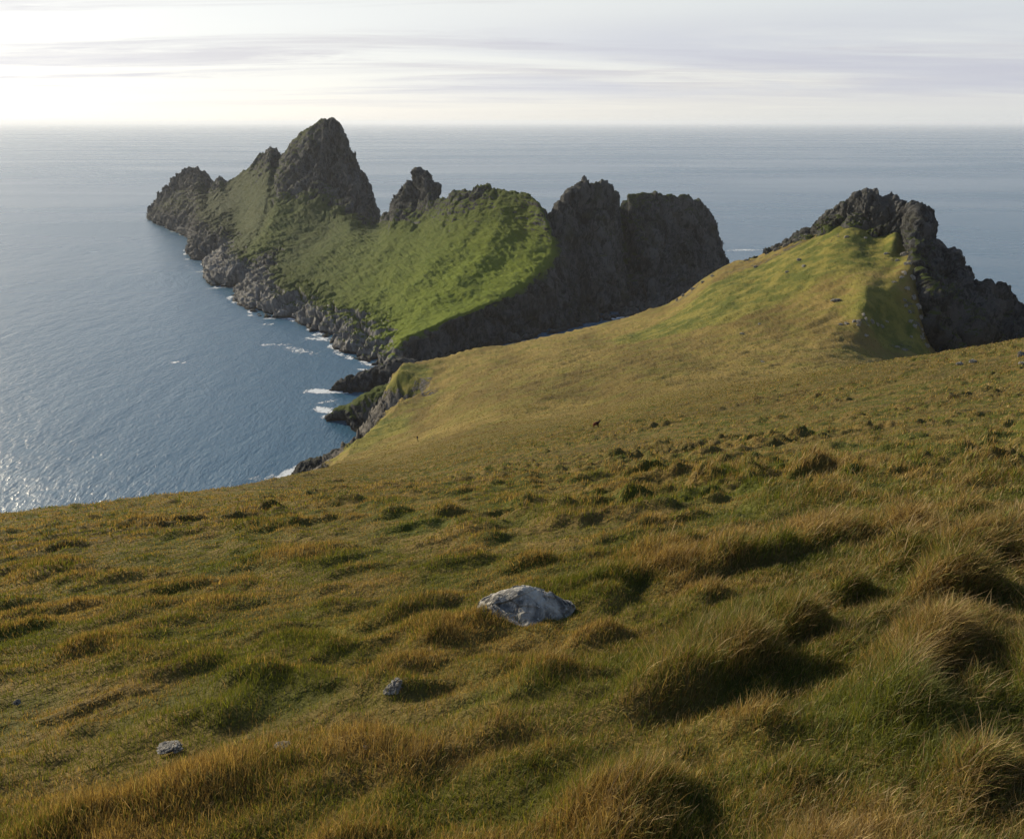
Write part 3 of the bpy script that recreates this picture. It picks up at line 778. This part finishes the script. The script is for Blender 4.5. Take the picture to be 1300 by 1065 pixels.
# ------------------------------------------------------------------ sheep and walker
def skinned(name, joints, edges, mat, parent=None, sub=2, smooth=True):
    me = bpy.data.meshes.new(name); me.from_pydata([j[:3] for j in joints], edges, []); me.materials.append(mat)
    o = bpy.data.objects.new(name, me); COL.objects.link(o)
    o.modifiers.new('skin', 'SKIN'); 
    for v, j in zip(me.skin_vertices[0].data, joints):
        rr_ = j[3]; v.radius = (rr_, rr_) if not isinstance(rr_, tuple) else rr_
    me.skin_vertices[0].data[0].use_root = True
    sb = o.modifiers.new('sub', 'SUBSURF'); sb.levels = sub; sb.render_levels = sub
    if parent: o.parent = parent
    return o
q, t = hit(757, 543)
M_FL = simple('brown_fleece', (.10, .035, .015)); M_DK = simple('dark_fleece', (.012, .009, .008))
J = [(0,0,.62,.20),(-.22,0,.60,.22),(-.40,0,.58,.17),(.22,0,.62,.19),(.36,0,.72,.12),(.46,0,.86,.085),(.52,0,.93,.085),(.62,0,.88,.055),(.68,0,.85,.04),
     (-.36,.10,.42,.09),(-.40,.10,.24,.045),(-.36,.10,.03,.035),(-.36,-.10,.42,.09),(-.40,-.10,.24,.045),(-.36,-.10,.03,.035),
     (.22,.10,.42,.07),(.23,.10,.22,.04),(.22,.10,.03,.035),(.22,-.10,.42,.07),(.23,-.10,.22,.04),(.22,-.10,.03,.035),
     (.50,.09,.96,.03),(.46,.15,.93,.02),(.50,-.09,.96,.03),(.46,-.15,.93,.02),(-.55,0,.55,.05)]
E = [(0,1),(1,2),(0,3),(3,4),(4,5),(5,6),(6,7),(7,8),(2,9),(9,10),(10,11),(2,12),(12,13),(13,14),(3,15),(15,16),(16,17),(3,18),(18,19),(19,20),(6,21),(21,22),(6,23),(23,24),(2,25)]
mf = NT('sheep_fleece'); tc = mf.n('ShaderNodeTexCoord'); sp = mf.n('ShaderNodeSeparateXYZ'); mf.l(tc.outputs['Object'], sp.inputs[0])
fc = mf.mix(mf.ramp(sp.outputs[0], -.25, 0.0), (.32, .10, .04), (.075, .032, .020)); mf_m = mf.done(mf.principled(mf.mix(mf.noise(mf.pos(obj=True), 14, 3), fc, (.02, .012, .01)), .95).outputs[0])
sh = skinned('sheep', J, E, mf_m); sh.location = q; sh.scale = (.8, .8, .8); sh.rotation_euler = (0, 0, R(25)); tag(sh, 'lone dark sheep with reddish brown rump standing on the brown slope', 'sheep')
q, t = hit(530, 560)
M_CL = simple('dark_clothes', (.03, .03, .04)); M_SK = simple('skin', (.35, .2, .14))
J = [(0,0,.95,.16),(0,0,1.2,.17),(0,.01,1.42,.16),(0,.01,1.52,.06),(0,0,1.60,.085),(0,-.01,1.70,.10),(.1,0,.90,.10),(.13,.02,.5,.065),(.14,.04,.08,.05),(.14,-.1,.05,.045),
     (-.1,0,.90,.10),(-.12,-.02,.5,.065),(-.12,-.02,.08,.05),(-.12,-.16,.05,.045),(.2,.01,1.42,.065),(.25,.02,1.14,.05),(.24,-.05,.88,.04),(-.2,.01,1.42,.065),(-.25,.02,1.14,.05),(-.24,-.05,.88,.04)]
E = [(0,1),(1,2),(2,3),(3,4),(4,5),(0,6),(6,7),(7,8),(8,9),(0,10),(10,11),(11,12),(12,13),(2,14),(14,15),(15,16),(2,17),(17,18),(18,19)]
pm = skinned('person', J, E, M_CL); pm.location = q; pm.rotation_euler = (0, 0, R(160))
tag(pm, 'tiny distant person in dark clothes standing on the slope above the cove', 'person')

# ------------------------------------------------------------------ grass
def make_grass():
    N = 1120000
    u = rng.random(N)
    mode = rng.random(N)
    py = np.where(mode < .42, rng.uniform(700, 1180, N), rng.uniform(592, 860, N))
    k = rng.uniform(-.98, .98, N)*np.where(py > 800, 1.0, .82)
    b = (487-py)/F; m = (ST-b*CT)/(CT+b*ST)
    Y = 1.7/np.maximum(m-.36+.12*k, .012)
    Y = np.minimum(Y, 160*rng.random(N)**.6+1)
    Y = np.where(rng.random(N) < .30, np.exp(rng.uniform(math.log(11), math.log(125), N)), Y)
    side = rng.random(N) < .20       # the turf runs on past both sides of the picture and round the feet
    k = np.where(side, rng.uniform(-2.6, 2.6, N), k); Y = np.where(side, np.exp(rng.uniform(math.log(.7), math.log(9), N)), Y)
    jit = np.exp(rng.normal(0, .06, N)); Y = Y*jit
    x = k*Y+rng.normal(0, .02, N); y = Y
    r = np.hypot(x, y)
    y = np.where(side & (rng.random(N) < .25), rng.uniform(-1.5, 1.5, N), y); x = np.where(side & (np.abs(y) < 1.5), rng.uniform(-5, 5, N), x); r = np.hypot(x, y)
    keep = (r > .75) & (r < 130)
    x, y, r = x[keep], y[keep], r[keep]; N = len(x)
    # leave the boulders' tops bare
    z, rk_, d_, di_ = ground(x, y)
    ok = d_ < 4
    x, y, r, z = x[ok], y[ok], r[ok], z[ok]; N = len(x)
    tall = np.clip(sm(-1.2, 2.4, x*.9-(y-3.4)*.40+fbm(x/1.1, y/1.1, None, 2)*1.3)*sm(20, 7, r), 0, 1)
    tft = tussock(x, y, r)+humps(x, y)
    clump = sm(.0, .16, tft)
    patch = fbm(x/.9+5, y/.7, None, 3)
    L = (.036+.060*clump+.095*tall*(.4+.6*clump)) * rng.uniform(.55, 1.3, N)
    seedy = rng.random(N) < (.015+.05*tall)
    L = L*(1+.6*sm(10, 60, r))*np.where(seedy, 1.45, 1)
    w = np.maximum(.0019+.0008*rng.random(N), .00062*r)*rng.uniform(.7, 1.25, N)*np.where(rng.random(N) < .10, 1.9, 1)
    # wind from the left: blades comb over to the right and away
    gust = fbm(x/1.6, y/1.6+30, None, 2)
    la = np.radians(10+50*gust)+rng.normal(0, 1.55, N)
    bend = np.clip(.38+.35*tall+.25*rng.normal(size=N), .05, 1.25)
    lx, ly = np.cos(la), np.sin(la)
    fa = rng.uniform(0, math.pi, N)           # blade facing
    fx, fy = np.cos(fa), np.sin(fa)
    # colours
    gsel = np.clip(.68+.75*patch-.25*sm(0, .12, tft)-.25*tall*sm(.05, .3, tft)+.10*rng.normal(size=N)-.10*sm(9, 22, r), 0, 1)
    isg = rng.random(N) < gsel
    br = rng.uniform(.65, 1.35, N)[:, None]
    straw = np.array([.290, .205, .066])*(1+.3*rng.normal(size=(N, 1)))+np.array([.07, .045, .02])*(rng.random((N, 1)) < .12)
    rust = np.array([.165, .100, .036])*br
    green = np.array([.080, .108, .016])*br
    lime = np.array([.180, .205, .022])*br
    c = np.where(isg[:, None], np.where(rng.random((N, 1)) < .33, lime, green), np.where(rng.random((N, 1)) < .28, rust, straw))
    c = np.where(seedy[:, None], np.array([.30, .21, .10])*br, c)
    c = np.clip(c, .008, .5)
    tipc = np.clip(np.where(isg[:, None], c*.75+np.array([.15, .105, .035])*.3, c*1.2), .008, .6)
    base = np.stack([x, y, z-.012], -1)
    up = np.array([0, 0, 1.0])
    lean = np.stack([lx, ly, np.zeros(N)], -1); fac = np.stack([fx, fy, np.zeros(N)], -1)
    pts = []
    for s_ in (0, .38, .72, 1.0):
        ang = bend*s_
        hgt = L*s_*np.cos(ang*.75); off = L*s_*np.sin(ang*.9)
        pts.append(base+up*hgt[:, None]+lean*off[:, None])
    ws = (w*.5)[:, None]*fac
    verts = np.stack([pts[0]-ws, pts[0]+ws, pts[1]-ws*.9, pts[1]+ws*.9, pts[2]-ws*.62, pts[2]+ws*.62, pts[3]], 1)
    V = verts.reshape(-1, 3)
    i = np.arange(N)[:, None]*7
    quads = np.concatenate([i+np.array([[0, 1, 3, 2]]), i+np.array([[2, 3, 5, 4]])]); tris = i+np.array([[4, 5, 6]])
    a1 = np.ones((N, 1)); cc = np.stack([np.concatenate([q, a1], 1) for q in (c, c, c*.7+tipc*.3, c*.7+tipc*.3, c*.3+tipc*.7, c*.3+tipc*.7, tipc)], 1).reshape(-1, 4)
    o = mesh_np('grass', V, quads, tris, mat=M_GR, smooth=True, cols={'tint': cc})
    tag(o, label='wind-combed brown and green hill grass in the foreground', cat='grass', kind='stuff')
make_grass()

def far_grass():
    """coarse bents and rushes standing over the lower slope, thinning with distance"""
    N = 340000
    az_ = np.radians(rng.uniform(-17, 33, N)); r = np.exp(rng.uniform(math.log(55), math.log(520), N))
    x = np.sin(az_)*r; y = np.cos(az_)*r
    z, rk_, d_, di_ = ground(x, y)
    lu_ = field(LUSH, x, y)
    n1 = fbm(x/9, y/4+3, None, 3); n2 = fbm(x/2.6, y/1.3+8, None, 2)
    dens = sm(-.5, .4, n2+.5*n1)
    ok = (d_ < .5) & (z > 20) & (rng.random(N) < .25+.75*dens)
    x, y, z, r, lu_, n1 = x[ok], y[ok], z[ok], r[ok], lu_[ok], n1[ok]; N = len(x)
    L = rng.uniform(.10, .30, N)*(1+.5*np.clip(n1, -1, 1))*np.clip(r/330, .22, 1); w = rng.uniform(.10, .30, N)*np.clip(r/260, .2, 1.5)
    fa = rng.uniform(0, math.pi, N); fx, fy = np.cos(fa), np.sin(fa)
    br = rng.uniform(.7, 1.25, N)[:, None]
    c = np.where(rng.random((N, 1)) < .55+.35*n1[:, None], np.array([.215, .160, .050]), np.array([.135, .112, .034]))*br
    g = np.where(rng.random((N, 1)) < .5, np.array([.13, .145, .02]), np.array([.07, .09, .014]))*br
    gs = (rng.random(N) < np.clip((lu_-.25)*2.2, .10, .95))[:, None]
    c = np.where(gs, g, c)
    b0 = np.stack([x, y, z-.05], -1); f = np.stack([fx, fy, 0*fx], -1)*(w*.5)[:, None]
    tip = b0+np.stack([.6*L, .15*L, L+.05], -1)
    V = np.stack([b0-f, b0+f, tip+f*.45, tip-f*.45], 1).reshape(-1, 3)
    q = np.arange(N)[:, None]*4+np.array([[0, 1, 2, 3]])
    cc = np.repeat(np.concatenate([c, np.ones((N, 1))], 1), 4, axis=0)
    o = mesh_np('hill_grass', V, q, mat=M_GR, smooth=True, cols={'tint': cc})
    tag(o, label='coarse straw and green grass covering the lower slope', cat='grass', kind='stuff')
far_grass()

# ------------------------------------------------------------------ haze
hz = NT('haze_air')
pv = hz.n('ShaderNodeVolumePrincipled'); pv.inputs['Color'].default_value = (.92, .95, 1, 1); pv.inputs['Density'].default_value = 3.2e-5; pv.inputs['Anisotropy'].default_value = .18
hz.l(pv.outputs[0], hz.out.inputs['Volume'])
B = (-R_SEA-50, R_SEA+50, -3050, R_SEA+50, -9.5, 240)
bv = [(x, y, z) for x in B[:2] for y in B[2:4] for z in B[4:]]
hzo = mesh_np('haze', bv, [(0,1,3,2),(4,6,7,5),(0,4,5,1),(2,3,7,6),(0,2,6,4),(1,5,7,3)], mat=hz.m, smooth=False)
tag(hzo, label='thin pale sea haze', cat='haze', kind='stuff')

# ------------------------------------------------------------------ sky and sun
w = bpy.data.worlds.new('World'); scene.world = w; w.use_nodes = True
nt = w.node_tree; nt.nodes.clear()
class WT(NT):
    def __init__(s): s.t = nt
W = WT()
sky = W.n('ShaderNodeTexSky'); sky.sky_type = 'NISHITA'; sky.sun_disc = False
sky.sun_elevation = R(SUN_EL); sky.sun_rotation = R(SUN_AZ)
sky.altitude = 100; sky.air_density = 1.0; sky.dust_density = .6; sky.ozone_density = 1.4
tc = W.n('ShaderNodeTexCoord'); sp = W.n('ShaderNodeSeparateXYZ'); W.l(tc.outputs['Generated'], sp.inputs[0])
sv_ = W.n('ShaderNodeCombineXYZ'); W.l(sp.outputs[0], sv_.inputs[0]); W.l(sp.outputs[1], sv_.inputs[1]); W.l(W.math('MAXIMUM', sp.outputs[2], .006), sv_.inputs[2]); W.l(sv_.outputs[0], sky.inputs[0])
zc = W.math('ADD', W.math('MAXIMUM', sp.outputs[2], 0), .045)
cv = W.n('ShaderNodeCombineXYZ'); W.l(W.math('DIVIDE', sp.outputs[0], zc), cv.inputs[0]); W.l(W.math('DIVIDE', sp.outputs[1], zc), cv.inputs[1])
mp = W.n('ShaderNodeMapping'); W.l(cv.outputs[0], mp.inputs[0]); mp.inputs['Scale'].default_value = (.20, .62, 1); mp.inputs['Rotation'].default_value = (0, 0, R(-4)); mp.inputs['Location'].default_value = (3.1, 1.7, 0)
n1 = W.noise(mp.outputs[0], 1.15, 9, .66, .7)
n2 = W.noise(mp.outputs[0], .3, 3, .5, .2)
cl = W.ramp(W.math('ADD', n1, W.math('MULTIPLY', W.math('SUBTRACT', n2, .5), .7)), .40, .62)
cl = W.math('MULTIPLY', cl, W.ramp(sp.outputs[2], .0, .05))
bw = W.n('ShaderNodeRGBToBW'); W.l(sky.outputs[0], bw.inputs[0])
cc = W.n('ShaderNodeCombineColor')
for i_, f_ in enumerate((.93, .90, .97)): W.l(W.math('MULTIPLY', bw.outputs[0], f_), cc.inputs[i_])
high = W.ramp(sp.outputs[2], .16, .55, 1, 0)      # a thin sheet of cloud lies low over the sea, clearer overhead
lum = W.math('DIVIDE', W.math('MULTIPLY', bw.outputs[0], 6.2), W.math('ADD', bw.outputs[0], 1.3))
lum = W.math('ADD', lum, W.math('MULTIPLY', W.math('MAXIMUM', W.math('SUBTRACT', bw.outputs[0], 5.0), 0), .07))
def tint(r, g, b):
    q = W.n('ShaderNodeCombineColor')
    for i_, f_ in enumerate((r, g, b)): W.l(W.math('MULTIPLY', lum, f_), q.inputs[i_])
    return q.outputs[0]
warm = W.ramp(bw.outputs[0], 1.0, 6.0)
sheet = W.mix(warm, tint(.86, .96, 1.06), tint(1.04, 1.03, 1.0))
veil = W.mix(W.math('ADD', W.math('MULTIPLY', high, .80), .07), sky.outputs[0], W.mix(high, cc.outputs[0], sheet))
shade = W.mix(warm, tint(.66, .68, .87), tint(.83, .82, .84))
n3 = W.noise(mp.outputs[0], 2.4, 6, .65, .4)
brk = W.math('MULTIPLY', W.ramp(n3, .35, .65), .5)
skyc = W.mix(W.math('MULTIPLY', W.math('MULTIPLY', cl, high), W.math('ADD', .62, brk)), veil, shade)
mp2 = W.n('ShaderNodeMapping'); W.l(cv.outputs[0], mp2.inputs[0]); mp2.inputs['Scale'].default_value = (.07, .11, 1); mp2.inputs['Location'].default_value = (1.3, .4, 0)
bk = W.math('MULTIPLY', W.ramp(sp.outputs[2], .012, .04), W.ramp(sp.outputs[2], .085, .13, 1, 0))
bk = W.math('MULTIPLY', bk, W.math('MULTIPLY', W.ramp(W.noise(mp2.outputs[0], 1.6, 8, .62, .4), .36, .58), W.ramp(sp.outputs[0], -.25, .25, .15, 1)))
skyc = W.mix(W.math('MULTIPLY', bk, .68), skyc, tint(.71, .74, .86))
bg = W.n('ShaderNodeBackground'); W.l(skyc, bg.inputs[0]); bg.inputs[1].default_value = .13
wo = W.n('ShaderNodeOutputWorld'); W.l(bg.outputs[0], wo.inputs[0])

sl = bpy.data.lights.new('sun', 'SUN'); sl.energy = 5.0; sl.angle = R(.5); sl.color = (1.0, .87, .64)
so = bpy.data.objects.new('sun', sl); COL.objects.link(so)
az, el = R(SUN_AZ), R(SUN_EL)
d = Vector((math.sin(az)*math.cos(el), math.cos(az)*math.cos(el), math.sin(el)))
so.rotation_euler = d.to_track_quat('Z', 'Y').to_euler(); so.location = (-50, 50, 300)

cam = bpy.data.cameras.new('camera'); co = bpy.data.objects.new('camera', cam); COL.objects.link(co)
co.location = (0, 0, H); co.rotation_euler = (R(90)-TH, 0, 0)
cam.sensor_width = 36; cam.sensor_fit = 'HORIZONTAL'; cam.lens = F/1300*36; cam.shift_y = -45.5/1300
cam.clip_start = .1; cam.clip_end = 400000
scene.camera = co
scene.view_settings.view_transform = 'Standard'; scene.view_settings.look = 'None'
scene.view_settings.exposure = 0.32; scene.view_settings.gamma = 1
scene.cycles.max_bounces = 6; scene.cycles.volume_bounces = 1; scene.cycles.transparent_max_bounces = 16
